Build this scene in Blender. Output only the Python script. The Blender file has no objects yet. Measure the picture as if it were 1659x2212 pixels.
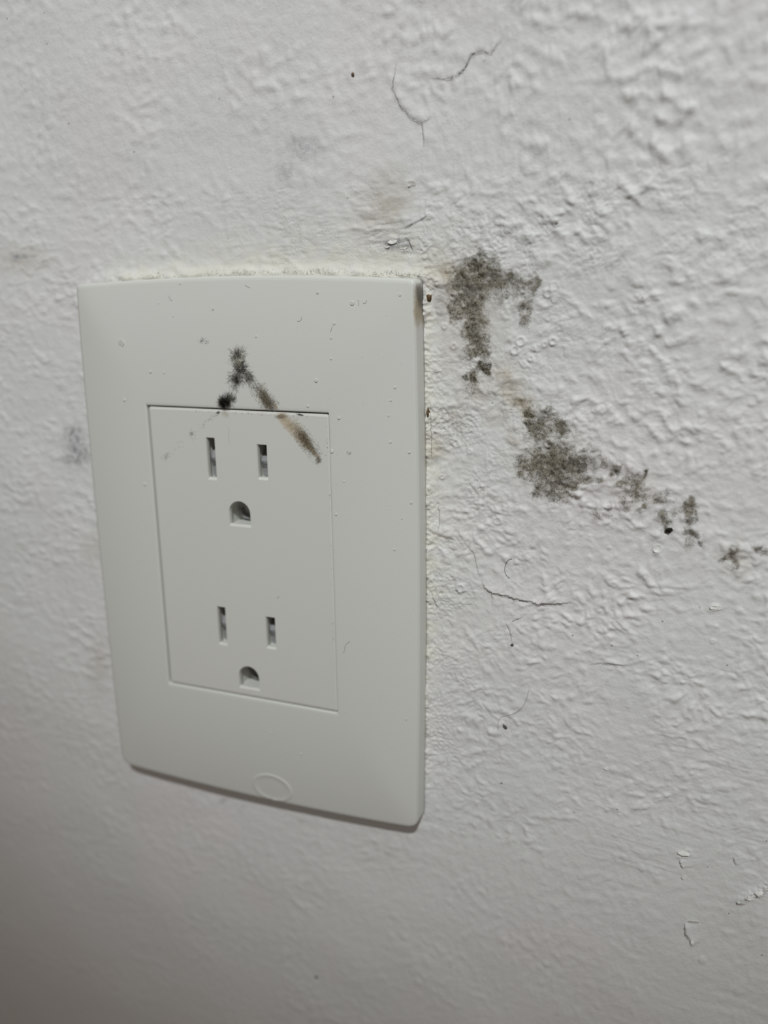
import bpy, bmesh, math, random
import numpy as np
from mathutils import Matrix, Vector

random.seed(7)
rng = np.random.default_rng(7)
scene = bpy.context.scene
C = scene.collection
MM = 0.001
ZC = 1.10            # height of the outlet's centre above the floor, m
H_INS = 6.5          # receptacle face stands this far off the wall, mm

# ------------------------------------------------------------------ camera
# millimetre frame: x right, y up, h off the wall (towards the room)
F_PX, W_PX, H_PX = 1900.0, 1659.0, 2212.0
CAM = np.array([98.8478, 58.7404, 161.7399 + H_INS])
A_, B_, C_ = 0.2529, -0.3816, 0.0144
def rot(a, b, c):
    ca, sa, cb, sb, cc, sc = np.cos(a), np.sin(a), np.cos(b), np.sin(b), np.cos(c), np.sin(c)
    Rx = np.array([[1, 0, 0], [0, ca, -sa], [0, sa, ca]])
    Ry = np.array([[cb, 0, sb], [0, 1, 0], [-sb, 0, cb]])
    Rz = np.array([[cc, -sc, 0], [sc, cc, 0], [0, 0, 1]])
    return Rz @ Rx @ Ry
R_ = rot(A_, B_, C_)
def P(x, y, h):                                   # mm frame -> world
    return Vector((x * MM, -h * MM, y * MM + ZC))
cam_d = bpy.data.cameras.new('camera')
cam = bpy.data.objects.new('camera', cam_d); C.objects.link(cam)
cam_d.sensor_fit = 'HORIZONTAL'; cam_d.sensor_width = 36.0
cam_d.lens = F_PX * 36.0 / W_PX
cam_d.clip_start = 0.002; cam_d.clip_end = 50
def axis(v): return Vector((v[0], -v[2], v[1]))
m3 = Matrix((axis(R_[0]), axis(R_[1]), axis(R_[2]))).transposed()
cam.matrix_world = Matrix.Translation(P(*CAM)) @ m3.to_4x4()
scene.camera = cam
def unproj(px, h):
    px = np.atleast_2d(np.asarray(px, float))
    d = np.stack([(px[:, 0] - W_PX / 2) / F_PX, -(px[:, 1] - H_PX / 2) / F_PX, -np.ones(len(px))], 1) @ R_
    t = (h - CAM[2]) / d[:, 2]
    return (CAM + d * t[:, None])[:, :2]
def depth(x, y, h): return float(-(R_ @ (np.array([x, y, h]) - CAM))[2])
fx, fy = unproj((985, 940), 0)[0]
cam_d.dof.use_dof = True
cam_d.dof.focus_distance = depth(fx, fy, 1.0) * MM
cam_d.dof.aperture_fstop = 11.0

# ------------------------------------------------------------------ light and exposure
world = bpy.data.worlds.new('room_light'); scene.world = world
world.use_nodes = True
world.node_tree.nodes['Background'].inputs['Color'].default_value = (1.0, 0.875, 0.775, 1)
world.node_tree.nodes['Background'].inputs['Strength'].default_value = 0.158
lamp_d = bpy.data.lights.new('key_spot', 'SPOT')
lamp_d.energy = 86.0
lamp_d.color = (0.955, 1.0, 1.012)
lamp_d.shadow_soft_size = 0.05
lamp_d.spot_size = math.radians(24.5); lamp_d.spot_blend = 0.46  # cone edge shaped to stand in for a phone's shadow on the lower wall
lamp = bpy.data.objects.new('key_spot', lamp_d); C.objects.link(lamp)
lamp.location = P(450, 1225, 1127)
aim = P(110, 322, 0)
lamp.rotation_euler = (aim - lamp.location).to_track_quat('-Z', 'Y').to_euler()
vs = scene.view_settings
vs.view_transform = 'Standard'; vs.look = 'None'; vs.gamma = 1.0
vs.use_curve_mapping = False; vs.exposure = 0.0

# ------------------------------------------------------------------ noise in numpy
_perm = rng.permutation(512)
_ang = rng.random(512) * 2 * np.pi
_gx, _gy = np.cos(_ang), np.sin(_ang)
def perlin(x, y, seed=0):
    xi = np.floor(x).astype(np.int64); yi = np.floor(y).astype(np.int64)
    xf = x - xi; yf = y - yi
    def g(ix, iy, dx, dy):
        k = _perm[(_perm[(ix + seed * 37) & 511] + iy + seed * 101) & 511]
        return _gx[k] * dx + _gy[k] * dy
    u = xf * xf * xf * (xf * (xf * 6 - 15) + 10); v = yf * yf * yf * (yf * (yf * 6 - 15) + 10)
    a = g(xi, yi, xf, yf); b = g(xi + 1, yi, xf - 1, yf)
    c = g(xi, yi + 1, xf, yf - 1); d = g(xi + 1, yi + 1, xf - 1, yf - 1)
    return ((a + (b - a) * u) * (1 - v) + (c + (d - c) * u) * v) * 1.5
def sstep(a, b, x):
    t = np.clip((x - a) / (b - a), 0, 1)
    return t * t * (3 - 2 * t)
def polydist(x, y, pts):
    """distance to a polyline and the signed side (left of travel > 0)"""
    best = np.full(np.shape(x), 1e9); side = np.zeros(np.shape(x)); par = np.zeros(np.shape(x))
    n = len(pts) - 1
    for i in range(n):
        ax, ay = pts[i]; bx, by = pts[i + 1]
        dx, dy = bx - ax, by - ay; L2 = dx * dx + dy * dy + 1e-12
        t = np.clip(((x - ax) * dx + (y - ay) * dy) / L2, 0, 1)
        d = np.hypot(x - ax - t * dx, y - ay - t * dy)
        m = d < best
        best = np.where(m, d, best)
        side = np.where(m, np.sign((y - ay) * dx - (x - ax) * dy), side)
        par = np.where(m, (i + t) / n, par)
    return best, side, par

# ------------------------------------------------------------------ outlet dimensions (mm)
IW, IH = 44.0, 66.55          # receptacle face
GAP = 0.28
OW, OH = IW / 2 + GAP, IH / 2 + GAP
PW, PH = 41.0, 60.85          # half width / half height of the cover plate at mid-side
H_RIM, H_TOP = 4.5, 6.66
def smax(a, b, k=0.17):
    return 0.5 * (a + b + np.sqrt((a - b) ** 2 + k * k)) - 0.5 * k
def plate_h(x, y):
    sx = (np.abs(x) - OW) / (PW - OW); sy = (np.abs(y) - OH) / (PH - OH)
    s = np.clip(smax(sx, sy), 0, 1.2)
    return H_TOP - (H_TOP - H_RIM) * (0.12 * s + 0.88 * s ** 2.2)
def surf_h(x, y):
    x = np.asarray(x, float); y = np.asarray(y, float)
    ins = (np.abs(x) < IW / 2) & (np.abs(y) < IH / 2)
    return np.where(ins, H_INS, plate_h(x, y))
def px_plate(px):
    p = unproj(px, 6.0)
    for _ in range(5):
        h = surf_h(p[:, 0], p[:, 1])
        p = np.array([unproj(q, hh)[0] for q, hh in zip(np.atleast_2d(px), h)])
    return p
def px_wall(px): return unproj(px, 0.0)

# ------------------------------------------------------------------ wall features, read off the photo as wall points
CRACKS = [
    ([(931,167),(963,171),(987,163),(1000,150),(1009,139),(1016,118),(1040,109),(1061,115),(1074,95),(1087,80)], 0.30, 0.13),
    ([(856,132),(849,191),(865,228),(886,252),(911,265),(916,297),(915,318)], 0.28, 0.11),
    ([(911,265),(922,259),(931,252)], 0.10, 0.06),
    ([(873,495),(890,484),(912,474),(931,460)], 0.22, 0.09),
    ([(1041,1254),(1049,1269),(1060,1278),(1080,1283),(1096,1286),(1112,1292),(1130,1296),(1150,1299),(1163,1305),(1172,1302),(1197,1304),(1222,1302),(1245,1302)], 0.34, 0.14),
    ([(995,1163),(1012,1180),(1026,1196),(1029,1212),(1031,1225),(1041,1254)], 0.12, 0.05),
    ([(1060,1278),(1064,1292),(1063,1307)], 0.08, 0.06),
    ([(1091,1341),(1103,1360),(1106,1376),(1107,1389)], 0.10, 0.08),
    ([(1274,1435),(1300,1432),(1330,1434),(1361,1437)], 0.12, 0.05),
    ([(1468,1857),(1470,1866),(1474,1876)], 0.3, 0.12),
    ([(1478,1992),(1480,2004),(1481,2016),(1490,2030),(1500,2042)], 0.5, 0.14),
    ([(1584,1851),(1587,1862),(1592,1870)], 0.2, 0.08),
    ([(877,512),(886,522),(894,542)], 0.2, 0.16),
    ([(932,880),(933,930),(934,1010)], 0.10, 0.09),
    ([(948,1090),(950,1130),(947,1160)], 0.10, 0.07),
    ([(936,1285),(942,1300),(946,1314)], 0.15, 0.09),
]
CRACKS = [(px_wall(p), lip, w) for p, lip, w in CRACKS]
def ell(lst):
    out = []
    for cx, cy, rx, ry, d in lst:
        c = px_wall((cx, cy))[0]
        ux = px_wall((cx + rx, cy))[0] - c; uy = px_wall((cx, cy + ry))[0] - c
        M = np.linalg.inv(np.array([ux, uy]).T)
        out.append((c, M, d))
    return out
MOLD = {
 'hook': [(1030,595,46,44,.95),(990,607,26,30,.6),(1060,585,26,28,.6),(1035,560,12,28,.45),(1082,606,28,20,.75),(1115,605,26,20,.75),(1153,615,17,22,.85),
          (1116,636,22,14,.45),(1136,662,16,22,.6),(1133,690,13,18,.75),(1020,660,34,44,.9),(977,667,16,30,.6),(1027,725,28,42,.9),(1038,756,18,20,.75),(1005,765,20,16,.35),(1078,640,22,20,.4)],
 'tufts': [(1048,795,14,13,1.0),(1021,814,18,15,.9),(1020,842,18,12,.4)],
 'knot': [(1142,890,12,10,.9),(1142,913,10,8,.9),(1163,922,28,24,.9),(1181,893,26,16,.6),(1212,925,26,26,.75),(1160,945,26,14,.4),(1185,955,12,8,.7),(1124,866,20,14,.35)],
 'big': [(1195,1003,72,42,.85),(1200,1006,32,26,1.0),(1140,1005,30,26,.5),(1250,1010,24,30,.75),(1198,1052,46,28,.6),(1233,1046,12,12,.9),(1164,1063,16,14,.55),(1210,975,34,16,.5),(1215,1078,36,12,.3)],
 'trail': [(1300,998,34,18,.5),(1331,1014,16,10,.7),(1289,1035,28,11,.6),(1275,970,14,8,.4),(1317,1098,9,22,.3),(1286,1109,10,8,.35),(1338,1049,18,12,.6),(1373,1039,22,24,.75),
           (1392,1026,7,6,.9),(1377,1067,24,16,.5),(1352,1088,16,16,.45),(1391,1096,8,14,.7),(1422,1077,34,13,.45),(1443,1063,12,8,.4),
           (1434,1118,18,24,.7),(1446,1143,9,8,1.3),(1490,1091,20,18,.85),(1492,1123,14,22,.7),(1490,1150,22,10,.85),(1464,1109,9,16,.4)],
 'edge': [(1488,1175,12,12,.45),(1516,1172,11,10,.5),(1583,1203,16,30,.6),(1563,1208,14,6,.6),(1635,1187,9,12,.55),(1654,1196,14,14,.5),(1635,1226,6,5,.5)],
}
MOLD = {k: ell(v) for k, v in MOLD.items()}
TAN = ell([(1084,803,30,30,.5),(1105,845,34,40,.55),(1124,868,26,18,.8),(1142,888,22,14,.7),(1074,900,30,26,.3),(1108,950,10,30,.35),(960,590,30,30,.6),(980,640,40,60,.35),
           (945,970,26,30,.45),(985,900,26,40,.35),(975,770,30,60,.25),(1040,700,60,90,.25),(1180,980,90,90,.22),(1380,1060,60,40,.2),(1590,1205,40,40,.3),
           (845,420,50,60,.35),(820,470,60,50,.3),(45,560,60,30,.35),(1030,840,40,40,.4),(205,1180,25,40,.3),(215,1440,20,60,.3)])
SMUDGE = ell([(662,318,42,24,.55),(618,370,24,18,.4),(160,945,26,30,.8),(165,985,30,24,.8),(40,553,16,10,.9),(60,555,10,6,.5),(850,527,34,13,.75),(862,522,18,10,.8),(884,528,10,12,.7),
              (1135,525,12,18,.45),(955,650,18,14,.45),(948,675,10,12,.7),(945,1000,10,10,.4),(480,1735,14,8,.35),(523,1747,8,6,.35),(60,1530,14,8,.2)])
def field(lst, x, y, soft=(1.5, 0.15)):
    keep = np.ones(np.shape(x))
    for c, M, d in lst:
        dx, dy = x - c[0], y - c[1]
        r = np.hypot(M[0, 0] * dx + M[0, 1] * dy, M[1, 0] * dx + M[1, 1] * dy)
        keep = keep * (1 - np.clip(d, 0, .97) * sstep(soft[0], soft[1], r))
    return 1 - keep
def warp(x, y, a=0.9, s=2.2, seed=11):
    return x + a * perlin(x / s, y / s, seed), y + a * perlin(x / s + 9, y / s, seed + 1)
def mold_field(names, x, y):
    wx, wy = warp(x, y)
    wx, wy = warp(wx, wy, .45, .8, 15)
    m = field([e for n in names for e in MOLD[n]], wx, wy)
    n = perlin(x / 1.5, y / 1.5, 20) * .6 + perlin(x / .7, y / .7, 21) * .4
    return np.clip(m * (1.0 + 0.8 * n) - 0.03, 0, 1)

# ring-shaped blisters in the paint
BLIST = [(968,583),(945,610),(979,641),(978,672),(992,680),(1005,655),(1006,700),(980,748),(1000,770),(982,690),(1022,692),(1130,625),(1093,634),(1152,753),(1176,744),(1193,737),
         (1124,738),(1112,757),(1195,738),(1160,752),(1142,913),(1185,957),(1015,975),(955,1030),(985,958),(1198,618),(1184,634),(880,398),(1146,775),(1020,1045),(1075,1125),(996,1270),
         (1202,482),(1420,1185),(1544,1312),(1517,2074),(1486,1841),(1540,1385),(655,468),(960,705)]
BLIST = px_wall(BLIST)
BR = rng.uniform(.35, .8, len(BLIST)); BA = rng.uniform(.16, .34, len(BLIST))
# scattered paint pimples
NPIM = 260
PIM = np.stack([rng.uniform(42, 118, NPIM), rng.uniform(-85, 100, NPIM)], 1)
PIMR = rng.uniform(.25, .9, NPIM); PIMA = rng.uniform(.05, .2, NPIM)

def half_w(y): return PW - .75 * np.minimum(np.abs(y) / PH, 1) ** 2
def half_h(x): return PH - 1.25 * np.minimum(np.abs(x) / PW, 1) ** 2
def edge_dist(x, y):
    """distance outside the plate's footprint"""
    dx = np.maximum(np.abs(x) - half_w(y), 0); dy = np.maximum(np.abs(y) - half_h(x), 0)
    return np.hypot(dx, dy)
def crust(x, y, ed):
    """0..1: crumbly filler right of and above the plate"""
    n = np.clip(.55 + .9 * perlin(x / 7, y / 9, 25), 0, 1)
    c = np.exp(-ed / 9) * sstep(39, 42, x) * sstep(-62, -30, y) * sstep(75, 60, y)
    c = c + np.exp(-np.maximum(y - PH, 0) / 15) * sstep(PH - 3, PH + 7, y) * sstep(-12, 12, x) * .8
    c = c + .35 * sstep(42, 44, x) * np.exp(-((x - 60) / 22) ** 2 - ((y - 40) / 30) ** 2)
    return np.clip(c * n * 1.3, 0, 1)
def wall_h(x, y, local=True):
    x = np.asarray(x, float); y = np.asarray(y, float)
    ed = edge_dist(x, y)
    # slow waviness of the plaster
    h = .45 * perlin(x / 34, y / 30, 1) + .18 * perlin(x / 14, y / 12, 2)
    # lumpy rolled paint, strongest to the upper right of the plate
    amp = .55 + .55 * sstep(10, 80, x) * sstep(-60, 20, y) - .15 * sstep(-20, -90, y)
    wx, wy = warp(x, y, .9, 7.0, 5)
    big = sstep(40, 95, x) * sstep(10, 60, y)
    b1 = perlin(wx / 3.8, wy / 3.4, 3)
    b2 = perlin(wx / 2.1, wy / 2.0, 4)
    peb = np.abs(perlin(wx / 1.9, wy / 1.8, 6)) - .25
    b4 = perlin(wx / .75, wy / .7, 23)
    patch = .45 + 1.0 * np.clip(perlin(x / 15, y / 13, 7) + .4, 0, 1)
    lump = (.16 + .18 * big) * b1 + .24 * b2 + .24 * peb * (1 - .4 * big) + .045 * b4
    lump = np.where(lump > 0, lump * 1.4, lump * .6)
    h = h + amp * patch * lump
    # brush drag: near-horizontal lines, lower right and right, in broken patches
    t = sstep(50, 85, x) * sstep(5, -25, y) + .4 * sstep(60, 95, x) * sstep(60, 10, y)
    t = t * np.clip(perlin(x / 16, y / 9, 22) + .35, 0, 1)
    u = (x + .12 * y); v = (y + .10 * x) + .8 * perlin(x / 12, y / 9, 8)
    h = h + t * (.05 * perlin(u / 9, v / .7, 9) + .06 * perlin(u / 12, v / 1.7, 10))
    # crusty filler around the plate: fine and sharp
    cr = crust(x, y, ed)
    rid = 1 - np.abs(perlin(wx / 1.1, wy / 1.2, 12)) * 2.2
    rid2 = 1 - np.abs(perlin(wx / .6, wy / .7, 24)) * 2.2
    h = h + cr * (.20 * rid + .12 * rid2 + .12 * perlin(wx / .5, wy / .55, 13))
    # bead of filler along the top edge and the right edge of the plate
    ty = y - half_h(x)
    top = np.exp(-((ty - .5) / 1.5) ** 2) * sstep(-41, -28, x) * sstep(43, 38, x)
    h = h + top * (.75 + .3 * perlin(x / 3.1, y / 2, 14) + .15 * perlin(x / 1.1, y / 1.0, 18))
    tx = x - half_w(y)
    side = np.exp(-((tx - .3) / 1.1) ** 2) * sstep(-62, -45, y) * sstep(61, 55, y)
    h = h + side * (.45 + .35 * perlin(x / 1.9, y / 2.6, 16) + .18 * perlin(x / .8 + y / 1.7, y / .9, 19) + .1 * rid)
    if local:
        for (bx, by), r, a in zip(BLIST, BR, BA):
            m = (np.abs(x - bx) < 3) & (np.abs(y - by) < 3)
            if np.any(m):
                d = np.hypot(x[m] - bx, y[m] - by)
                h[m] += a * (np.exp(-((d - r) / .22) ** 2) + .25 * np.exp(-(d / r) ** 2))
        for (bx, by), r, a in zip(PIM, PIMR, PIMA):
            m = (np.abs(x - bx) < 3) & (np.abs(y - by) < 3)
            if np.any(m):
                d = np.hypot(x[m] - bx, y[m] - by)
                h[m] += a * np.exp(-(d / r) ** 2)
        for pts, lip, w in CRACKS:
            lo = pts.min(0) - 5; hi = pts.max(0) + 5
            m = (x > lo[0]) & (x < hi[0]) & (y > lo[1]) & (y < hi[1])
            if np.any(m):
                d, s, par = polydist(x[m], y[m], pts)
                fade = sstep(0, .15, par) * sstep(1, .85, par)
                h[m] += fade * lip * np.where(s > 0, np.exp(-d / 1.6), -.25 * np.exp(-d / 1.0))
        # rough ridge at the lower right, grey bare patch above the plate
        rp = px_wall([(1597, 1944), (1620, 1930), (1640, 1926), (1665, 1908)])
        m = (np.abs(x - rp[1][0]) < 14) & (np.abs(y - rp[1][1]) < 14)
        if np.any(m):
            d, s, par = polydist(x[m], y[m], rp)
            h[m] += .5 * np.exp(-(d / .8) ** 2) * (1 + perlin(x[m] / .5, y[m] / .5, 17))
    # everything behind the plate sits below it
    inside = (np.abs(x) < half_w(y) - .25) & (np.abs(y) < half_h(x) - .25)
    h = np.where(inside, np.minimum(h, 0) - .35, h)
    return h

# ------------------------------------------------------------------ mesh and material helpers
def np_mesh(name, verts, quads=None, tris=None, smooth=True):
    me = bpy.data.meshes.new(name)
    verts = np.asarray(verts, np.float32)
    parts, starts, off = [], [], 0
    for arr, k in ((quads, 4), (tris, 3)):
        if arr is not None and len(arr):
            arr = np.asarray(arr, np.int32)
            parts.append(arr.ravel()); starts.append(off + np.arange(len(arr)) * k); off += arr.size
    loops = np.concatenate(parts); st = np.concatenate(starts)
    me.vertices.add(len(verts)); me.vertices.foreach_set('co', verts.ravel())
    me.loops.add(len(loops)); me.loops.foreach_set('vertex_index', loops)
    me.polygons.add(len(st)); me.polygons.foreach_set('loop_start', st.astype(np.int32))
    me.polygons.foreach_set('use_smooth', np.full(len(st), smooth))
    me.update(calc_edges=True); me.validate()
    return me
def link(name, me, m=None, parent=None):
    o = bpy.data.objects.new(name, me); C.objects.link(o)
    if m: me.materials.append(m)
    if parent: o.parent = parent
    return o
def tag(o, label=None, cat=None, group=None, kind=None):
    if label: o['label'] = label
    if cat: o['category'] = cat
    if group: o['group'] = group
    if kind: o['kind'] = kind
    return o
class NT:
    def __init__(self, name, rough=.5, spec=.35):
        self.m = bpy.data.materials.new(name); self.m.use_nodes = True
        self.t = self.m.node_tree; self.b = self.t.nodes['Principled BSDF']
        self.b.inputs['Roughness'].default_value = rough
        self.b.inputs['Specular IOR Level'].default_value = spec
        self.co = self.t.nodes.new('ShaderNodeTexCoord').outputs['Object']
    def n(self, t): return self.t.nodes.new(t)
    def l(self, a, b): self.t.links.new(a, b)
    def noise(self, scale, detail=2, rough=.5, vec=None, dist=0):
        n = self.n('ShaderNodeTexNoise'); n.inputs['Scale'].default_value = scale
        n.inputs['Detail'].default_value = detail; n.inputs['Roughness'].default_value = rough
        n.inputs['Distortion'].default_value = dist
        self.l(vec or self.co, n.inputs['Vector']); return n.outputs['Fac']
    def math(self, op, a, b=None, c=None):
        n = self.n('ShaderNodeMath'); n.operation = op
        for i, v in enumerate((a, b, c)):
            if v is None: continue
            if isinstance(v, (int, float)): n.inputs[i].default_value = v
            else: self.l(v, n.inputs[i])
        return n.outputs[0]
    def mapr(self, v, a, b, c=0., d=1.):
        n = self.n('ShaderNodeMapRange'); n.interpolation_type = 'SMOOTHSTEP'
        self.l(v, n.inputs['Value'])
        for k, x in zip(('From Min', 'From Max', 'To Min', 'To Max'), (a, b, c, d)): n.inputs[k].default_value = x
        return n.outputs['Result']
    def mix(self, fac, a, b):
        n = self.n('ShaderNodeMix'); n.data_type = 'RGBA'
        if isinstance(fac, (int, float)): n.inputs[0].default_value = fac
        else: self.l(fac, n.inputs[0])
        for i, v in ((6, a), (7, b)):
            if isinstance(v, tuple): n.inputs[i].default_value = (*v, 1)
            else: self.l(v, n.inputs[i])
        return n.outputs[2]
    def attr(self, name):
        n = self.n('ShaderNodeAttribute'); n.attribute_name = name; return n.outputs['Fac']
    def bump(self, h, dist, strength=1.0):
        n = self.n('ShaderNodeBump'); n.inputs['Distance'].default_value = dist
        n.inputs['Strength'].default_value = strength
        self.l(h, n.inputs['Height']); self.l(n.outputs[0], self.b.inputs['Normal'])
    def color(self, c):
        if isinstance(c, tuple): self.b.inputs['Base Color'].default_value = (*c, 1)
        else: self.l(c, self.b.inputs['Base Color'])
    def ellipse(self, cx, cz, rx, rz, ang, jit=.35, scale=900):
        """0..1 mask of a tilted ellipse on the face, ragged by noise (local mm)"""
        mp = self.n('ShaderNodeMapping'); mp.vector_type = 'TEXTURE'
        mp.inputs['Location'].default_value = (cx * MM, 0, cz * MM)
        mp.inputs['Rotation'].default_value = (0, -ang, 0)
        mp.inputs['Scale'].default_value = (rx * MM, 1e3, rz * MM)
        self.l(self.co, mp.inputs['Vector'])
        ln = self.n('ShaderNodeVectorMath'); ln.operation = 'LENGTH'; self.l(mp.outputs[0], ln.inputs[0])
        r = self.math('ADD', ln.outputs['Value'], self.math('MULTIPLY', self.math('SUBTRACT', self.noise(scale, 3, .6), .5), jit * 2))
        return self.mapr(r, 1.15, .35)

def simple(name, col, rough=.5, spec=.3, var=.0, scale=800):
    t = NT(name, rough, spec)
    if var:
        t.color(t.mix(t.noise(scale, 3), tuple(c * (1 - var) for c in col), tuple(min(1, c * (1 + var)) for c in col)))
    else: t.color(col)
    return t.m

# wall paint
t = NT('wall_paint', .62, .25)
base = t.mix(t.mapr(t.noise(22, 3, .6), .4, .7), (.705, .708, .70), (.722, .70, .698))
base = t.mix(t.mapr(t.noise(700, 3, .6), .3, .75, 0, .35), base, (.66, .655, .645))
base = t.mix(t.mapr(t.attr('cream'), 0, 1, 0, .8), base, (.70, .68, .60))
base = t.mix(t.math('MULTIPLY', t.attr('tan'), t.mapr(t.noise(500, 3, .6), .2, .6, .45, 1)), base, (.43, .37, .27))
base = t.mix(t.math('MULTIPLY', t.attr('smudge'), t.mapr(t.noise(900, 3, .6), .3, .65, .3, 1)), base, (.30, .30, .31))
f1 = t.noise(1500, 4, .7); f2 = t.noise(4200, 2, .6)
md = t.attr('mold')
fine = t.math('ADD', t.math('MULTIPLY', f1, .6), t.math('MULTIPLY', f2, .4))
mm = t.math('ADD', t.math('MULTIPLY', md, 1.15), t.math('MULTIPLY', t.math('SUBTRACT', fine, .5), 1.9))
mm = t.math('MULTIPLY', t.mapr(mm, -.15, 1.0), t.mapr(md, .0, .28))
mcol = t.mix(t.mapr(t.noise(220, 3), .35, .65), (.175, .147, .090), (.115, .101, .066))
base = t.mix(t.math('MULTIPLY', mm, .82), base, mcol)
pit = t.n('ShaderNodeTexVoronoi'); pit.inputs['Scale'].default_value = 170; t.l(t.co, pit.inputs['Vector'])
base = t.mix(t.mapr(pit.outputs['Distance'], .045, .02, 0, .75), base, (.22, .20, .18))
t.color(base)
rg = t.math('ABSOLUTE', t.math('SUBTRACT', t.noise(1500, 3, .6, dist=.4), .5))
t.bump(t.math('ADD', t.math('ADD', t.noise(1300, 3, .6), t.math('MULTIPLY', t.noise(520, 2), 1.6)), t.math('MULTIPLY', t.math('MULTIPLY', rg, t.attr('crust')), -5.0)), .00014, .6)
WALL = t.m

# ------------------------------------------------------------------ wall
def axis_pts(segs, out):
    a = []
    for lo, hi, st in segs: a += list(np.arange(lo, hi - 1e-6, st))
    a.append(segs[-1][1]); a = np.array(a)
    left, right, s = [], [], .6
    p, q = a[0], a[-1]
    while p > -out or q < out:
        s *= 1.12; p -= s; q += s; left.append(p); right.append(q)
    return np.concatenate([left[::-1], a, right])
xs = axis_pts([(-128, 39.5, .5), (39.5, 118, .22), (118, 150, .5)], 700)
ys = axis_pts([(-190, -62, .5), (-62, 78, .22), (78, 150, .5)], 700)
X, Y = np.meshgrid(xs, ys)
nx, ny = len(xs), len(ys)
x, y = X.ravel(), Y.ravel()
h = wall_h(x, y)
V = np.stack([x * MM, -h * MM, y * MM], 1)
idx = np.arange(nx * ny).reshape(ny, nx)
Q = np.stack([idx[:-1, :-1].ravel(), idx[:-1, 1:].ravel(), idx[1:, 1:].ravel(), idx[1:, :-1].ravel()], 1)
border = np.concatenate([idx[0, :], idx[1:, -1], idx[-1, -2::-1], idx[-2:0:-1, 0]])
back = V[border].copy(); back[:, 1] = .10
n0 = len(V); nb = len(border); j = np.arange(nb); j2 = (j + 1) % nb
Qs = np.stack([border[j], n0 + j, n0 + j2, border[j2]], 1)
cb = n0 + nb
V2 = np.concatenate([V, back, [[0, .10, 0]]])
T = np.stack([n0 + j2, n0 + j, np.full(nb, cb)], 1)
wme = np_mesh('wall_back', V2, np.concatenate([Q, Qs]), T)
wall = link('wall_back', wme, WALL); wall.location = (0, 0, ZC)
tag(wall, 'white lumpy painted plaster wall with cracks and mold stains', None, None, 'structure')
def put_attr(name, vals):
    a = wme.attributes.new(name, 'FLOAT', 'POINT')
    full = np.zeros(len(V2), np.float32); full[:len(vals)] = vals
    a.data.foreach_set('value', full)
wx, wy = warp(x, y, 1.2, 3.0, 30)
put_attr('mold', mold_field(list(MOLD), x, y))
put_attr('tan', field(TAN, wx, wy))
put_attr('smudge', np.clip(field(SMUDGE, wx, wy) * (1 + .8 * perlin(x / 1.2, y / 1.2, 31)), 0, 1))
ed = edge_dist(x, y)
cream = np.exp(-ed / 4.0) * (y > PH - 1) * sstep(-42, -25, x) + .9 * np.exp(-ed / 1.6) * (x > PW) * sstep(-60, -30, y) + .35 * np.exp(-ed / 18) * sstep(-30, 10, x) * (y > -20)
put_attr('crust', crust(x, y, ed))
put_attr('cream', np.clip(cream * (1 + .6 * perlin(x / 3, y / 3, 32)), 0, 1))

# ------------------------------------------------------------------ thin tubes (cracks, hairs, hyphae)
def tubes(paths, radii, sides=3):
    """paths: (N, K, 3) local mm (x, y, h) -> local-m verts and quads/tris"""
    paths = np.asarray(paths, float); N, K, _ = paths.shape
    radii = np.broadcast_to(np.asarray(radii, float), (N, K))
    tan = np.gradient(paths, axis=1); tan /= np.linalg.norm(tan, axis=2, keepdims=True) + 1e-12
    up = np.array([0, 0, 1.0]); ref = np.where(np.abs(tan[..., 2:3]) > .9, np.array([1., 0, 0]), up)
    a = np.cross(tan, ref); a /= np.linalg.norm(a, axis=2, keepdims=True) + 1e-12
    b = np.cross(a, tan)
    vs_ = []
    for s in range(sides):
        th = 2 * np.pi * s / sides + np.pi / 2
        vs_.append(paths + radii[..., None] * (np.cos(th) * a + np.sin(th) * b))
    v = np.stack(vs_, 2).reshape(N, K * sides, 3)
    q, tr = [], []
    for k in range(K - 1):
        for s in range(sides):
            s2 = (s + 1) % sides
            q.append((k * sides + s, k * sides + s2, (k + 1) * sides + s2, (k + 1) * sides + s))
    for s in range(1, sides - 1):
        tr.append((0, s + 1, s)); e = (K - 1) * sides; tr.append((e, e + s, e + s + 1))
    q = np.array(q)[None] + (np.arange(N) * K * sides)[:, None, None]
    tr = np.array(tr)[None] + (np.arange(N) * K * sides)[:, None, None]
    v = v.reshape(-1, 3)
    return np.stack([v[:, 0] * MM, -v[:, 2] * MM, v[:, 1] * MM], 1), q.reshape(-1, 4), tr.reshape(-1, 3)
def resample(p, n, jitter=0):
    p = np.asarray(p, float)
    d = np.concatenate([[0], np.cumsum(np.hypot(*np.diff(p, axis=0).T))])
    s = np.linspace(0, d[-1], n)
    out = np.stack([np.interp(s, d, p[:, 0]), np.interp(s, d, p[:, 1])], 1)
    if jitter: out[1:-1] += rng.normal(0, jitter, (n - 2, 2))
    return out
CRACK = simple('crack_shadow_dirt', (.16, .15, .135), .9, .1)
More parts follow.
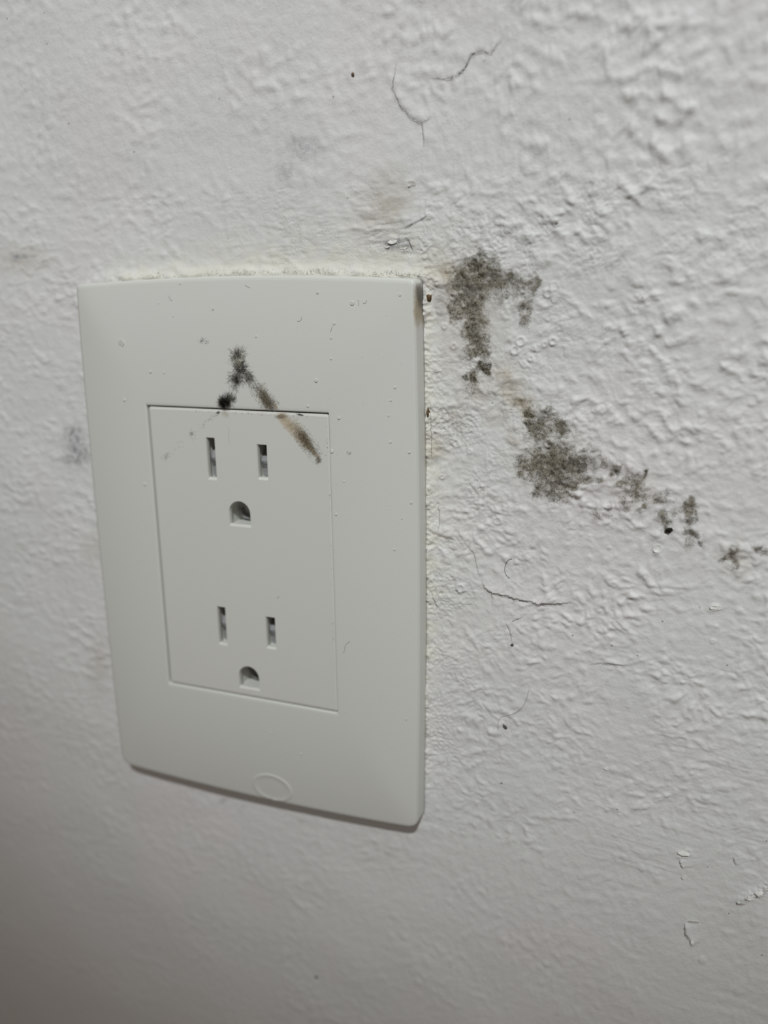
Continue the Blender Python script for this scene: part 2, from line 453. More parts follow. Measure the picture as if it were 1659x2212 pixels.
for pts, lip, w in CRACKS:
    if not w: continue
    n = max(8, int(np.hypot(*np.diff(pts, axis=0).T).sum() / .35))
    p = resample(pts, n, .06)
    hh = wall_h(p[:, 0], p[:, 1])
    for ox in (-.25, 0, .25):
        for oy in (-.25, 0, .25): hh = np.maximum(hh, wall_h(p[:, 0] + ox, p[:, 1] + oy))
    hh = np.convolve(np.pad(hh, 2, 'edge'), np.ones(5) / 5, 'valid')
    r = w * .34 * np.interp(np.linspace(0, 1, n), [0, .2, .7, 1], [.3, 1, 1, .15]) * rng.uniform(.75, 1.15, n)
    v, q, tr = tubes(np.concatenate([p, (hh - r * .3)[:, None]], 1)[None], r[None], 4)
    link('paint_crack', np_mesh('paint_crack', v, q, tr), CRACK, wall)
# lifted paint flakes
FLAKE = simple('flaked_paint', (.74, .73, .70), .5, .3, .05)
def flake(cx, cy, rx, ry, lift, mat, parent, hfun, seed, name='paint_flake'):
    r = np.random.default_rng(seed); n = 11
    c = np.array([cx, cy]); th = np.linspace(0, 2 * np.pi, n, endpoint=False)
    rad = r.uniform(.7, 1.15, n)
    ring = np.stack([cx + rx * rad * np.cos(th), cy + ry * rad * np.sin(th)], 1)
    h0 = hfun(ring[:, 0], ring[:, 1]); tilt = lift * (.5 + .5 * np.cos(th - r.uniform(0, 6)))
    hc = float(hfun(np.array([cx]), np.array([cy]))[0])
    top = np.concatenate([ring, (h0 + .06 + tilt)[:, None]], 1)
    bot = np.concatenate([ring * .97 + c * .03, (h0 - .02 + tilt * .8)[:, None]], 1)
    v = np.concatenate([top, bot, [[cx, cy, hc + .06 + lift * .45]], [[cx, cy, hc - .05]]])
    k = np.arange(n); k2 = (k + 1) % n
    q = np.stack([k, n + k, n + k2, k2], 1)
    tr = np.concatenate([np.stack([np.full(n, 2 * n), k, k2], 1), np.stack([np.full(n, 2 * n + 1), n + k2, n + k], 1)])
    v = np.stack([v[:, 0] * MM, -v[:, 2] * MM, v[:, 1] * MM], 1)
    return link(name, np_mesh(name, v, q, tr, smooth=False), mat, parent)
for i, (px, rx, ry, lift) in enumerate([((890, 397), .8, .6, .35), ((1477, 1842), 1.1, .45, .4), ((1500, 1990), 1.2, .5, .45), ((1496, 2035), .5, .8, .3), ((1478, 1895), .5, .5, .3),
        ((850, 522), .9, .5, .3), ((836, 532), .7, .5, .3), ((872, 535), .9, .4, .25), ((1418, 1186), .55, .5, .15), ((1545, 1311), 1.3, .4, .25), ((1600, 1948), .8, .5, .4), ((1622, 1936), .9, .5, .35), ((1640, 1925), .8, .5, .4), ((1310, 1660), .6, .4, .2)]):
    c = px_wall(px)[0]
    flake(c[0], c[1], rx, ry, lift, FLAKE, wall, lambda a, b: wall_h(np.asarray(a, float), np.asarray(b, float)), 100 + i)

# ------------------------------------------------------------------ the outlet
outlet = bpy.data.objects.new('electrical_outlet', None); C.objects.link(outlet)
outlet.location = (0, 0, ZC); outlet.empty_display_size = .02
tag(outlet, 'white plastic duplex electrical outlet with domed cover plate on the moldy wall', 'outlet')
def loc(x_, y_, h_): return (x_ * MM, -h_ * MM, y_ * MM)

t = NT('plate_plastic', .42, .4)
base = t.mix(t.mapr(t.noise(60, 2), .3, .7), (.655, .665, .622), (.665, .668, .632))
base = t.mix(t.mapr(t.noise(2600, 1), .74, .80, 0, .35), base, (.33, .32, .29))
def stains(t, base, items):
    for px, rx, rz, ang, jit, sc, col, st in items:
        c = px_plate([px])[0]
        base = t.mix(t.math('MULTIPLY', t.ellipse(c[0], c[1], rx, rz, ang, jit, sc), st), base, col)
    return base
R = math.radians
PL_ST = [((572, 860), 1.7, 3.6, R(33), .35, 1400, (.27, .235, .165), .6),
         ((576, 866), 1.25, 2.7, R(33), .4, 1900, (.14, .118, .078), .8),
         ((595, 878), .4, 1.2, R(33), .3, 1500, (.33, .22, .11), .6),
         ((514, 773), 1.7, 2.6, 0, .5, 2000, (.36, .32, .22), .55),
         ((519, 796), 1.4, 1.3, 0, .5, 2400, (.15, .13, .095), .6),
         ((512, 818), 1.5, 1.6, 0, .5, 2400, (.16, .145, .13), .6),
         ((511, 819), .6, .8, 0, .5, 2400, (.05, .045, .045), .7),
         ((536, 815), 1.3, 1.9, R(30), .5, 2400, (.28, .25, .18), .55),
         ((486, 871), .95, 1.1, 0, .3, 2200, (.012, .012, .010), .97),
         ((495, 862), 1.2, 1.3, 0, .5, 2200, (.24, .21, .14), .55),
         ((900, 665), .75, 4.2, R(1), .45, 900, (.38, .31, .20), .85),
         ((899, 632), .8, 2.0, R(4), .6, 1500, (.38, .35, .29), .4),
         ((898, 645), .10, 3.4, R(2), .35, 1500, (.09, .075, .06), .85)]
base = stains(t, base, PL_ST)
t.color(base)
t.bump(t.noise(2500, 2, .6), .00002, .35)
PLATE = t.m

# cover plate: rings from the opening out to the rim, then down the side to the wall
def plate_outline(n_side, rc):
    """matched inner/outer perimeter points, counter-clockwise from bottom left, seen from the room"""
    inn, out = [], []
    for side in range(4):
        for k in range(n_side):
            u = -1 + 2 * k / n_side
            a = {0: (u, -1), 1: (1, u), 2: (-u, 1), 3: (-1, -u)}[side]
            inn.append((a[0] * OW - .18, a[1] * OH))
            # sides bow outwards a little towards their middle
            bx = PW - .75 * a[1] ** 2 if abs(a[0]) == 1 else PW - .75
            by = PH - 1.25 * a[0] ** 2 if abs(a[1]) == 1 else PH - 1.25
            out.append([a[0] * bx, a[1] * by])
    out = np.array(out)
    for sx in (-1, 1):
        for sy in (-1, 1):
            r = rc[0] if sy > 0 else rc[1]
            cx, cy = sx * (PW - .78 - r), sy * (PH - 1.28 - r)
            m = (out[:, 0] * sx > cx * sx) & (out[:, 1] * sy > cy * sy)
            d = out[m] - (cx, cy); L = np.hypot(*d.T)
            out[m] = np.where((L > r)[:, None], (cx, cy) + d / L[:, None] * (r + .0), out[m])
    return np.array(inn), out
NS, NR = 150, 44
inn, out = plate_outline(NS, (.7, 2.0))
NP = len(inn)
rings = []
rings.append((inn, np.full(NP, .4)))
rings.append((inn, np.full(NP, H_TOP - .22)))
rings.append((inn - (inn - out) * .004, np.full(NP, H_TOP - .05)))
for k in range(NR):
    s = .012 + (1 - .012 - .012) * k / (NR - 1)
    p = inn + (out - inn) * s
    rings.append((p, plate_h(p[:, 0], p[:, 1])))
nrm = np.stack([np.roll(out, -1, 0)[:, 1] - np.roll(out, 1, 0)[:, 1], -(np.roll(out, -1, 0)[:, 0] - np.roll(out, 1, 0)[:, 0])], 1)
nrm /= np.linalg.norm(nrm, axis=1, keepdims=True)
hr = plate_h(out[:, 0], out[:, 1])
for d, dz in ((-.22, -.04), (-.08, -.12), (-.01, -.26), (.03, -.5)):
    rings.append((out + nrm * d, hr + dz))
rings.append((out + nrm * .12, np.full(NP, 1.6)))
rings.append((out + nrm * .16, np.full(NP, .02)))
V = np.concatenate([np.stack([p[:, 0] * MM, -h_ * MM, p[:, 1] * MM], 1) for p, h_ in rings])
k = np.arange(NP); k2 = (k + 1) % NP
Q = np.concatenate([np.stack([i * NP + k, (i + 1) * NP + k, (i + 1) * NP + k2, i * NP + k2], 1) for i in range(len(rings) - 1)])
Q = np.concatenate([Q, np.stack([(len(rings) - 1) * NP + k, k, k2, (len(rings) - 1) * NP + k2], 1)])   # closed back
plate = link('cover_plate', np_mesh('cover_plate', V, Q), PLATE, outlet)

# oval release notch moulded into the bottom edge
cx, cy = px_plate([(588, 1702)])[0]
def oval(rx, ry, n=48):
    th = np.linspace(0, 2 * np.pi, n, endpoint=False)
    return np.stack([cx + rx * np.cos(th), cy + ry * np.sin(th)], 1)
V, Q = [], []
prof = [(1.0, -.02), (.96, .10), (.90, .16), (.84, .16), (.78, .08), (.72, .02), (.5, .03), (.2, .04), (.02, .04)]
for f_, dz in prof:
    p = oval(5.6 * f_, 4.0 * f_)
    p[:, 1] = np.maximum(p[:, 1], -PH + .55)
    hh = plate_h(p[:, 0], p[:, 1]) + dz
    V += [loc(a, b, c) for (a, b), c in zip(p, hh)]
n = 48
for i in range(len(prof) - 1):
    for k_ in range(n): Q.append((i * n + k_, (i + 1) * n + k_, (i + 1) * n + (k_ + 1) % n, i * n + (k_ + 1) % n))
me = np_mesh('release_notch', np.array(V)[:], np.array(Q)[:, ::-1])
link('release_notch', me, PLATE, plate)

# receptacle body: face with six openings, their walls, sides
t = NT('receptacle_plastic', .45, .35)
base = t.mix(t.mapr(t.noise(60, 2), .3, .7), (.65, .655, .61), (.66, .66, .62))
base = t.mix(t.mapr(t.noise(2600, 1), .75, .81, 0, .3), base, (.35, .33, .28))
IN_ST = [((617, 912), 1.3, 3.4, R(40), .3, 900, (.52, .43, .31), .85),
         ((645, 937), 1.7, 4.6, R(38), .35, 1200, (.42, .34, .23), .75),
         ((659, 951), 1.35, 3.2, R(38), .5, 2200, (.15, .115, .07), .8),
         ((607, 899), 1.6, .7, R(10), .5, 1800, (.19, .145, .10), .75),
         ((676, 974), .75, 2.4, R(40), .5, 2200, (.24, .19, .11), .8),
         ((688, 994), .65, .9, 0, .5, 2400, (.18, .15, .11), .75),
         ((486, 893), 1.3, .9, R(-40), .5, 1800, (.42, .37, .29), .5),
         ((471, 891), .6, .3, R(25), .5, 2400, (.05, .05, .04), .9),
         ((648, 896), 1.1, .22, R(-8), .5, 2400, (.02, .02, .02), .95),
         ((414, 937), .45, .5, 0, .7, 3600, (.25, .24, .21), .6),
         ((359, 986), 1.1, .5, R(60), .7, 3600, (.36, .35, .32), .5)]
base = stains(t, base, IN_ST)
t.color(base); t.bump(t.noise(2500, 2, .6), .00002, .35)
INS = t.m
OX, OZ, PITCH, SL = -.22, 2.82, 39.1, 12.7
def rect(cx, cy, w, hgt, r=.12):
    p = []
    for sx, sy, a0 in ((1, 1, 0), (-1, 1, 90), (-1, -1, 180), (1, -1, 270)):
        for a in (0, 45, 90):
            an = math.radians(a0 + a)
            p.append((cx + sx * (w / 2 - r) + r * math.cos(an), cy + sy * (hgt / 2 - r) + r * math.sin(an)))
    return p
def dshape(cx, bot, w, hgt, n=20):
    r = w / 2; p = [(cx - r, bot), (cx + r, bot)]
    for k_ in range(n + 1):
        a = math.pi * k_ / n
        p.append((cx + r * math.cos(a), bot + hgt - r + r * math.sin(a)))
    return p
def shrink(loop, d, dbot):
    """inset a loop: d on the sides and top, dbot at the bottom"""
    xs_ = [q[0] for q in loop]; ys_ = [q[1] for q in loop]
    x0, x1, y0, y1 = min(xs_), max(xs_), min(ys_), max(ys_)
    return [((q[0] - x0) / (x1 - x0) * (x1 - x0 - 2 * d) + x0 + d, (q[1] - y0) / (y1 - y0) * (y1 - y0 - d - dbot) + y0 + dbot) for q in loop]
holes = []
for s in (1, -1):
    c = s * PITCH / 2 + OZ
    holes.append(('slot', rect(OX - SL / 2, c, 2.25, 9.45)))
    holes.append(('slot', rect(OX + SL / 2, c, 2.45, 7.75)))
    holes.append(('ground', dshape(OX, c - 14.85, 5.4, 5.8)))
bm = bmesh.new()
def ring(loop, h_): return [bm.verts.new(loc(a, b, h_)) for a, b in loop]
def bridge(a, b):
    n_ = len(a)
    for i in range(n_): bm.faces.new((a[i], a[(i + 1) % n_], b[(i + 1) % n_], b[i]))
outer = rect(0, 0, IW - .6, IH - 1.0, .25)
o0 = ring(outer, H_INS); o1 = ring(rect(0, 0, IW, IH, .4), H_INS - .2); o2 = ring(rect(0, 0, IW, IH, .4), .45)
bridge(o1, o0); bridge(o2, o1)
edges = [bm.edges.get((o0[i], o0[(i + 1) % len(o0)])) for i in range(len(o0))]
for kind, loop in holes:
    r0 = ring(loop, H_INS)
    edges += [bm.edges.new((r0[i], r0[(i + 1) % len(r0)])) for i in range(len(r0))]
    d = .14
    r1 = ring(shrink(loop, d * .55, .20), H_INS - .12)
    r2 = ring(shrink(loop, d, .45), H_INS - .36)
    r3 = ring(shrink(loop, d + .02, .47), H_INS - 1.0)
    r4 = ring(shrink(loop, -.35, .1), H_INS - 1.05)
    r5 = ring(shrink(loop, -.35, .1), .9)
    for a, b in ((r0, r1), (r1, r2), (r2, r3), (r3, r4), (r4, r5)): bridge(a, b)
    bm.faces.new(r5)
bmesh.ops.triangle_fill(bm, use_beauty=True, use_dissolve=False, edges=edges, normal=(0, -1, 0))
# drop any triangle that closed an opening
def in_poly(px_, py_, loop):
    c_ = False
    for i in range(len(loop)):
        (x1, y1), (x2, y2) = loop[i], loop[i - 1]
        if (y1 > py_) != (y2 > py_) and px_ < (x2 - x1) * (py_ - y1) / (y2 - y1) + x1: c_ = not c_
    return c_
dead = []
for f_ in bm.faces:
    cc = f_.calc_center_median()
    if abs(-cc.y / MM - H_INS) < 1e-3 and all(abs(-v_.co.y / MM - H_INS) < 1e-3 for v_ in f_.verts):
        if any(in_poly(cc.x / MM, cc.z / MM, lp) for _, lp in holes): dead.append(f_)
bmesh.ops.delete(bm, geom=dead, context='FACES_ONLY')
bmesh.ops.recalc_face_normals(bm, faces=bm.faces)
me = bpy.data.meshes.new('receptacle'); bm.to_mesh(me); bm.free()
recept = link('receptacle', me, INS, outlet)

# shutters and contacts seen inside the openings
SHUT = simple('shutter_plastic', (.30, .30, .31), .4, .4)
METAL = NT('contact_metal', .3, .5); METAL.b.inputs['Metallic'].default_value = .8; METAL.color((.55, .55, .56)); METAL = METAL.m
def prism_x(name, prof, x0, x1, mat, parent):
    """profile in (y, h), extruded along x"""
    n_ = len(prof)
    v = [loc(x0, a, b) for a, b in prof] + [loc(x1, a, b) for a, b in prof]
    bm_ = bmesh.new(); vv = [bm_.verts.new(q) for q in v]
    bm_.faces.new(vv[:n_][::-1]); bm_.faces.new(vv[n_:])
    for i in range(n_): bm_.faces.new((vv[i], vv[(i + 1) % n_], vv[n_ + (i + 1) % n_], vv[n_ + i]))
    bmesh.ops.recalc_face_normals(bm_, faces=bm_.faces)
    m_ = bpy.data.meshes.new(name); bm_.to_mesh(m_); bm_.free()
    return link(name, m_, mat, parent)
for kind, loop in holes:
    xs_ = [q[0] for q in loop]; ys_ = [q[1] for q in loop]
    x0, x1, y0, y1 = min(xs_), max(xs_), min(ys_), max(ys_); L = y1 - y0
    if kind == 'slot':
        prism_x('shutter', [(y0 + .3, 1.2), (y0 + .3, 3.5), (y0 + .36 * L, 3.9), (y0 + .42 * L, 4.5), (y0 + .50 * L, 4.5), (y0 + .78 * L, 2.4), (y1 - .2, 1.9), (y1 - .2, 1.2)], x0 - .15, x1 + .15, SHUT, recept)
        prism_x('contact', [(y0 + .30 * L, 4.0), (y0 + .33 * L, 4.2), (y0 + .42 * L, 4.62), (y0 + .48 * L, 4.62), (y0 + .48 * L, 3.5), (y0 + .30 * L, 3.5)], x0 - .1, x0 + .55 * (x1 - x0) + .6, METAL, recept)
    else:
        # U-shaped earth contact
        bm_ = bmesh.new(); cxm = (x0 + x1) / 2; r_ = (x1 - x0) / 2 - .1; N_ = 16
        ringA = []
        for rr, h_ in ((r_, 2.4), (r_ - .45, 2.4), (r_ - .6, 1.1), (r_, 1.1)):
            ringA.append([bm_.verts.new(loc(cxm + rr * math.cos(math.pi + math.pi * q / N_), y0 + L * .52 + rr * .9 * math.sin(math.pi + math.pi * q / N_), h_)) for q in range(N_ + 1)])
        for a_ in range(4):
            A, B = ringA[a_], ringA[(a_ + 1) % 4]
            for q in range(N_): bm_.faces.new((A[q], A[q + 1], B[q + 1], B[q]))
        bm_.faces.new([r__[0] for r__ in ringA]); bm_.faces.new([r__[-1] for r__ in ringA][::-1])
        bmesh.ops.recalc_face_normals(bm_, faces=bm_.faces)
        m_ = bpy.data.meshes.new('earth_contact'); bm_.to_mesh(m_); bm_.free()
        link('earth_contact', m_, SHUT, recept)

# dried paint droplets on the plate and receptacle
DROP = simple('dried_paint_drop', (.66, .665, .64), .3, .5)
def droplet_mesh():
    bm_ = bmesh.new(); n_ = 12; prof_ = [(1.0, -.05), (.9, .32), (.62, .42), (.3, .26), (0, .2)]
    rows = []
    for rr, hh in prof_[:-1]:
        rows.append([bm_.verts.new((rr * math.cos(2 * math.pi * i / n_) * MM, -hh * MM, rr * math.sin(2 * math.pi * i / n_) * MM)) for i in range(n_)])
    tip = bm_.verts.new((0, -.2 * MM, 0))
    for a, b in zip(rows, rows[1:]):
        for i in range(n_): bm_.faces.new((a[i], a[(i + 1) % n_], b[(i + 1) % n_], b[i]))
    for i in range(n_): bm_.faces.new((rows[-1][i], rows[-1][(i + 1) % n_], tip))
    bm_.faces.new(rows[0][::-1])
    bmesh.ops.recalc_face_normals(bm_, faces=bm_.faces)
    for f__ in bm_.faces: f__.smooth = True
    m_ = bpy.data.meshes.new('paint_droplet'); bm_.to_mesh(m_); bm_.free(); m_.materials.append(DROP); return m_
dm = droplet_mesh()
DROPS = [(686,632,.34),(761,655,.48),(722,699,.32),(715,730,.26),(553,727,.28),(683,822,.42),(853,837,.3),(665,877,.32),(732,903,.36),(844,865,.26),(839,898,.26),(717,975,.4),(843,955,.3),
         (884,977,.32),(864,637,.3),(715,775,.24),(325,803,.36),(269,864,.38),(354,805,.26),(460,667,.34),(343,655,.22),(389,613,.26),(374,683,.2),(726,1111,.3),(313,1046,.36),
         (888,1086,.3),(852,1187,.3),(877,1553,.3),(650,1629,.3),(587,1583,.24),(620,1622,.22),(868,1120,.2),(743,1040,.22),(300,1210,.24)]
for px_, py_, r_ in DROPS:
    c = px_plate([(px_, py_)])[0]; hh = float(surf_h(c[0], c[1]))
    o = bpy.data.objects.new('paint_droplet', dm); C.objects.link(o); o.parent = plate
    o.location = loc(c[0], c[1], hh); o.scale = (r_, r_, r_)
c = px_plate([(262, 741)])[0]
flake(c[0], c[1], .75, .8, .35, simple('white_flake', (.72, .72, .69), .4, .4), plate, surf_h, 5)

# ------------------------------------------------------------------ mold
def mold_mat(name, a, b):
    t_ = NT(name, .95, .05); t_.color(t_.mix(t_.mapr(t_.noise(900, 2), .3, .7), a, b)); return t_.m
M_OLIVE = mold_mat('mold_olive', (.12, .105, .07), (.06, .054, .038))
M_BLACK = mold_mat('mold_black', (.03, .028, .022), (.012, .012, .010))
M_BROWN = mold_mat('mold_brown', (.15, .11, .065), (.05, .04, .026))
def hyphae(name, pos, ang, length, rad, hfun, mat, label, group, curl=.5, lift=.10, cat='mold'):
    N = len(pos); K = 4
    s = np.linspace(0, 1, K)
    a = ang[:, None] + curl * rng.normal(0, 1, (N, 1)) * s[None]
    st = length[:, None] / (K - 1)
    px_ = pos[:, :1] + np.concatenate([np.zeros((N, 1)), np.cumsum(np.cos(a[:, 1:]) * st, 1)], 1)
    py_ = pos[:, 1:] + np.concatenate([np.zeros((N, 1)), np.cumsum(np.sin(a[:, 1:]) * st, 1)], 1)
    hh = hfun(px_.ravel(), py_.ravel()).reshape(N, K) + .02 + lift * rng.random((N, 1)) * np.sin(s * np.pi * .8)[None]
    r = rad[:, None] * np.array([1, .95, .8, .35])[None]
    v, q, tr = tubes(np.stack([px_, py_, hh], 2), r, 3)
    v[:, 2] += ZC
    return tag(link(name, np_mesh(name, v, q, tr), mat), label, cat, group)
def wall_patch(keys, n, label, mat=M_OLIVE):
    ctr = np.concatenate([[e[0] for e in MOLD[k_]] for k_ in keys]); lo, hi = ctr.min(0) - 7, ctr.max(0) + 7
    pos = np.zeros((0, 2))
    while len(pos) < n:
        p = rng.uniform(lo, hi, (n * 6, 2))
        m = mold_field(keys, p[:, 0], p[:, 1])
        clump = .35 + .65 * sstep(-.1, .35, perlin(p[:, 0] / .8, p[:, 1] / .8, 40))
        pos = np.concatenate([pos, p[rng.random(len(p)) < (m ** 1.4) * clump]])
    pos = pos[:n]
    return hyphae('mold_patch', pos, rng.uniform(0, 6.28, n), rng.uniform(.12, .5, n), rng.uniform(.007, .017, n), wall_h, mat, label, 'mold patches on the wall', 1.0, .14)
wall_patch(['hook'], 3600, 'hook-shaped olive grey mold patch on wall beside the plate\'s top right corner')
wall_patch(['tufts'], 700, 'pair of small dark mold tufts just below the hook-shaped mold patch')
wall_patch(['knot'], 1100, 'mottled brown-black mold patch directly above the largest round mold patch')
wall_patch(['big'], 3200, 'largest round dark fuzzy mold patch, in the middle of the wall stain')
wall_patch(['trail'], 1700, 'broken trail of mold spots running down right from the largest round patch')
wall_patch(['edge'], 400, 'faint brown mold streaks at the far right end of the trail', M_BROWN)

PG = 'mold on the cover plate and receptacle'
def gauss_px(items):
    """items: (px, py, sx, sy, angle deg, n) blobs of start points in photo pixels, brought onto the plate"""
    out_ = []
    for px_, py_, sx, sy, ang, n_ in items:
        g = np.clip(rng.normal(0, 1, (n_, 2)), -2, 2) * (sx, sy); a = math.radians(ang)
        g = np.stack([g[:, 0] * math.cos(a) - g[:, 1] * math.sin(a) + px_, g[:, 0] * math.sin(a) + g[:, 1] * math.cos(a) + py_], 1)
        c0 = px_plate([(px_, py_)])[0]; hh = float(surf_h(c0[0], c0[1]))
        out_.append(unproj(g, hh))
    return out_
def radial(pos, px, spread=.9, out=True):
    c0 = px_plate([px])[0]
    return np.arctan2(pos[:, 1] - c0[1], pos[:, 0] - c0[0]) + rng.normal(0, spread, len(pos))
# spiky tuft at the peak
g = gauss_px([(513, 770, 8, 8, 0, 420), (519, 795, 6, 6, 0, 420), (511, 818, 8, 8, 0, 440), (535, 813, 6, 11, -30, 320), (509, 836, 3, 5, 0, 40)])
pos = np.concatenate(g); ang = np.concatenate([radial(g[0], (517, 790)), radial(g[1], (519, 795)), radial(g[2], (516, 798)), radial(g[3], (520, 795), .4), radial(g[4], (516, 800), .3)])
n = len(pos)
hyphae('mold_patch', pos, ang, rng.uniform(.3, 1.25, n), rng.uniform(.005, .013, n), surf_h, M_BLACK, 'black spiky mold tuft at the peak of the inverted V on the cover plate', PG, .5, .12)
g = gauss_px([(485, 871, 5, 5, 0, 700), (495, 862, 6, 6, 0, 200)])
g[0] = g[0][g[0][:, 1] > OH + .15]; g[1] = g[1][g[1][:, 1] > OH + .3]
pos = np.concatenate(g); n = len(pos); ang = radial(pos, (486, 872), .5)
L_ = np.minimum(rng.uniform(.3, 1.3, n), np.maximum(.12, (pos[:, 1] - OH) * 1.2))
hyphae('mold_patch', pos, ang, L_, rng.uniform(.008, .018, n), surf_h, M_BLACK, 'small jet-black mold spot touching the top edge of the receptacle opening', PG, .4, .3)
g = gauss_px([(566, 852, 9, 13, -33, 560), (582, 873, 9, 10, -33, 560), (556, 838, 7, 6, 0, 130)])
pos = np.concatenate(g); pos = pos[pos[:, 1] > OH + .25]; n = len(pos)
hyphae('mold_patch', pos, rng.normal(math.radians(-55), .6, n), rng.uniform(.15, .6, n), rng.uniform(.005, .012, n), surf_h, M_BROWN, 'brown grey mold streak on cover plate slanting down to the receptacle\'s top edge', PG, .5, .1)
g = gauss_px([(655, 945, 9, 20, -38, 900), (672, 968, 8, 16, -38, 500), (688, 994, 5, 6, 0, 90), (610, 902, 8, 4, 20, 80)])
pos = np.concatenate(g); pos = pos[(pos[:, 1] < IH / 2 - .6) & (pos[:, 0] < IW / 2 - .6)]; n = len(pos)
hyphae('mold_patch', pos, rng.normal(math.radians(-50), 1.2, n), rng.uniform(.10, .45, n), rng.uniform(.005, .012, n), surf_h, M_BROWN, 'tan and dark mold streak slanting across the receptacle\'s top right corner', PG, .7, .1)
g = gauss_px([(474, 890, 5, 2, -30, 40), (455, 903, 7, 3, -35, 20), (438, 918, 8, 3, -38, 14), (415, 937, 5, 6, 0, 34), (385, 962, 14, 4, -38, 14), (360, 985, 8, 4, -38, 24)])
pos = np.concatenate(g); pos = pos[(pos[:, 1] < IH / 2 - .5) & (pos[:, 0] > -IW / 2 + .5)]; n = len(pos)
hyphae('mold_patch', pos, rng.normal(math.radians(215), .8, n), rng.uniform(.06, .3, n), rng.uniform(.014, .034, n), surf_h, M_BLACK, 'thin dotted line of black mold specks on the receptacle\'s upper left', PG, .5, .03)

# grime caught along the plate's top edge
n = 620
gx = rng.uniform(-34, 40, n); gx = gx[rng.random(n) < .35 + .65 * sstep(-.2, .4, perlin(gx / 5, gx * 0 + 3.3, 41))]; n = len(gx)
pos = np.stack([gx, half_h(gx) + .25 + np.abs(rng.normal(0, .5, n))], 1)
hyphae('grime_line', pos, rng.uniform(0, 3.14, n), rng.uniform(.15, .7, n), rng.uniform(.008, .018, n), wall_h, M_BROWN, 'thin line of brown grime and lint along the cover plate\'s top edge', None, .8, .1, 'grime')

n = 70
gy = rng.uniform(-32, 33, n); gy = gy[rng.random(n) < .3 + .7 * sstep(-.1, .4, perlin(gy / 6, gy * 0 + 7.1, 42))]; n = len(gy)
hyphae('grime_line', np.stack([IW / 2 - .25 - np.abs(rng.normal(0, .12, n)), gy], 1), rng.uniform(0, 6.28, n), rng.uniform(.05, .28, n), rng.uniform(.012, .028, n), surf_h, M_BLACK, 'row of tiny black grime specks down the receptacle\'s right edge', None, .8, .03, 'grime')
n = 90
gx = np.concatenate([rng.normal(-4, 6, n // 2), rng.normal(9, 5, n // 2)]); gx = gx[np.abs(gx) < 20]; n = len(gx)
hyphae('grime_line', np.stack([gx, IH / 2 - .35 - np.abs(rng.normal(0, .22, n))], 1), rng.uniform(-.4, .4, n), rng.uniform(.06, .3, n), rng.uniform(.010, .022, n), surf_h, M_BLACK, 'row of tiny black grime specks along the receptacle\'s top edge', None, .8, .03, 'grime')

# ------------------------------------------------------------------ loose hairs, lint and grit
HAIR_D = simple('dark_hair', (.10, .095, .09), .6, .3)
HAIR_L = simple('pale_hair', (.33, .32, .30), .6, .3)
def strand(name, px, rad, mat, label, cat, on='wall', group=None, lift=.05):
    p = px_wall(px) if on == 'wall' else px_plate(px)
    k_ = len(p); q = resample(p, max(10, k_ * 4))
    for _ in range(3): q[1:-1] = (q[:-2] + q[1:-1] * 2 + q[2:]) / 4
    hf = wall_h if on == 'wall' else surf_h
    hh = hf(q[:, 0], q[:, 1])
    hh = np.maximum(hh, np.convolve(np.pad(hh, 2, 'edge'), np.ones(5) / 5, 'valid')) + rad + .01
    v, qq, tr = tubes(np.concatenate([q, hh[:, None]], 1)[None], np.full((1, len(q)), rad), 5)
    v[:, 2] += ZC
    return tag(link(name, np_mesh(name, v, qq, tr), mat), label, cat, group)
strand('hair', [(1106,1207),(1098,1209),(1093,1217),(1090,1228),(1092,1240),(1101,1249)], .05, HAIR_D, 'dark curved hair on the wall above the long horizontal crack', 'hair')
strand('hair', [(1143,1488),(1140,1504),(1133,1522),(1120,1536),(1101,1543),(1079,1548),(1077,1562),(1077,1576)], .045, HAIR_L, 'long pale bent hair on the wall right of the lower receptacle', 'hair')
strand('hair', [(1107,1341),(1116,1337),(1127,1333)], .05, HAIR_L, 'short straight pale hair on the wall just below the long crack', 'hair')
strand('hair', [(493,921),(495,932),(494,944),(495,957)], .022, HAIR_L, 'fine upright hair on the receptacle between the upper blade slots', 'hair', 'plate')
LG = 'dark lint fibres on the outlet'
for px, lab in (([(642,694),(648,694),(651,690),(652,685)], 'J-shaped dark lint fibre on the plate, upper middle'),
                ([(363,638),(367,645),(368,649),(372,649)], 'L-shaped dark lint fibre on the plate\'s upper left'),
                ([(529,616),(534,619),(540,622)], 'small dark lint fibre just under the plate\'s top edge, middle'),
                ([(773,648),(776,655),(775,661)], 'short bracket-shaped lint fibre beside the largest paint droplet, upper right'),
                ([(784,654),(789,657),(792,649)], 'hooked lint fibre at the plate\'s upper right'),
                ([(599,1293),(601,1290),(603,1288)], 'tiny dark lint fibre above the lower right blade slot'),
                ([(756,1386),(748,1391),(745,1397),(744,1408),(741,1410)], 'bent grey lint fibre on the plate right of the lower slots'),
                ([(718,705),(716,712),(714,717)], 'faint lint fibre right of the J-shaped one')):
    strand('lint_fibre', px, .026, HAIR_D, lab, 'lint', 'plate', LG)
g = gauss_px([(437, 735, 4, 3, 0, 26), (447, 740, 3, 2, 30, 10)])
pos = np.concatenate(g); n = len(pos)
hyphae('lint_tuft', pos, rng.uniform(0, 6.28, n), rng.uniform(.25, .8, n), rng.uniform(.010, .02, n), surf_h, HAIR_D, 'small star-shaped dark lint tuft left of the mold peak', None, .6, .1, 'lint')
g = gauss_px([(754, 979, 2, 2, 0, 14)]); pos = g[0]; n = len(pos)
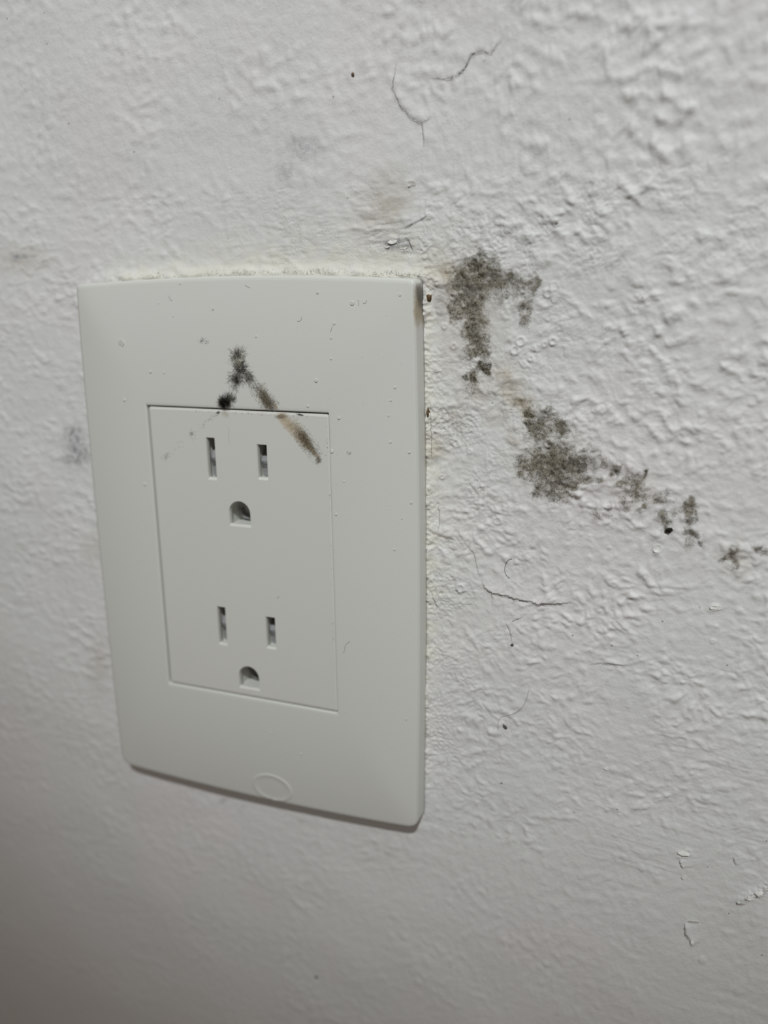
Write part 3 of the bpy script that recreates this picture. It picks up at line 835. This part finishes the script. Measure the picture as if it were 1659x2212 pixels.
hyphae('lint_tuft', pos, rng.uniform(0, 6.28, n), rng.uniform(.15, .5, n), rng.uniform(.010, .02, n), surf_h, HAIR_D, 'tiny dark lint tuft on the plate right of the receptacle\'s top right corner', None, .6, .06, 'lint')

GRIT = simple('dark_grit', (.09, .085, .075), .7, .3, .3)
BROWN = simple('brown_residue', (.12, .07, .03), .5, .4, .3)
def grit(name, x_, y_, h_, rx, ry, rh, mat, label, cat, seed, ang=0.):
    r = np.random.default_rng(seed)
    bm_ = bmesh.new(); bmesh.ops.create_icosphere(bm_, subdivisions=2, radius=1)
    ca, sa = math.cos(ang), math.sin(ang)
    for v_ in bm_.verts:
        k_ = 1 + .22 * r.normal(); a, b, c_ = v_.co.x * rx * k_, v_.co.z * ry * k_, v_.co.y * rh
        v_.co = ((a * ca - b * sa) * MM, c_ * MM, (a * sa + b * ca) * MM)
    for f__ in bm_.faces: f__.smooth = True
    m_ = bpy.data.meshes.new(name); bm_.to_mesh(m_); bm_.free()
    o_ = link(name, m_, mat); o_.location = P(x_, y_, h_)
    return tag(o_, label, cat)
def wall_grit(px, rx, ry, label, mat, seed, ang=0., name='grit_speck', cat='grit'):
    c_ = px_wall([px])[0]; h_ = float(wall_h(np.array([c_[0]]), np.array([c_[1]]))[0])
    return grit(name, c_[0], c_[1], h_ + min(rx, ry) * .4, rx, ry, min(rx, ry) * .8, mat, label, cat, seed, ang)
wall_grit((1091, 1568), .55, .35, 'dark grit speck on wall under the long pale hair', GRIT, 1, R(-35))
wall_grit((1108, 1391), .3, .3, 'round dark speck on wall at the lower end of the short thin crack', GRIT, 2)
wall_grit((1204, 482), .3, .3, 'grey grain stuck to the wall above the hook-shaped mold', simple('grey_grain', (.3, .29, .27), .7, .3, .3), 3)
wall_grit((763, 161), .28, .32, 'brown speck on wall near the top, left of the upper cracks', BROWN, 4)
wall_grit((684, 2110), .4, .3, 'dark speck on the shadowed wall below the outlet', GRIT, 5)
wall_grit((1083, 1692), .2, .15, 'tiny black speck on wall right of the plate\'s bottom corner', GRIT, 6)
wall_grit((1446, 1144), .7, .5, 'blackest mold clot at the lower end of the broken mold trail', M_BLACK, 7, R(30), 'mold_clot', 'mold')
# brown beads between plate and wall on the right
for px, rx, ry, lab, sd in (((919, 642), .5, .7, 'brown residue bead at the plate\'s right side near its top', 8), ((923.5, 890), .3, .85, 'narrow brown residue bead lower on the plate\'s right side', 9)):
    c_ = px_wall([px])[0]; h_ = float(wall_h(np.array([PW + .9]), np.array([c_[1]]))[0])
    grit('residue_bead', max(c_[0], PW + .16 + rx * .9), c_[1], h_ + .25, rx, ry, .45, BROWN, lab, 'residue', sd)
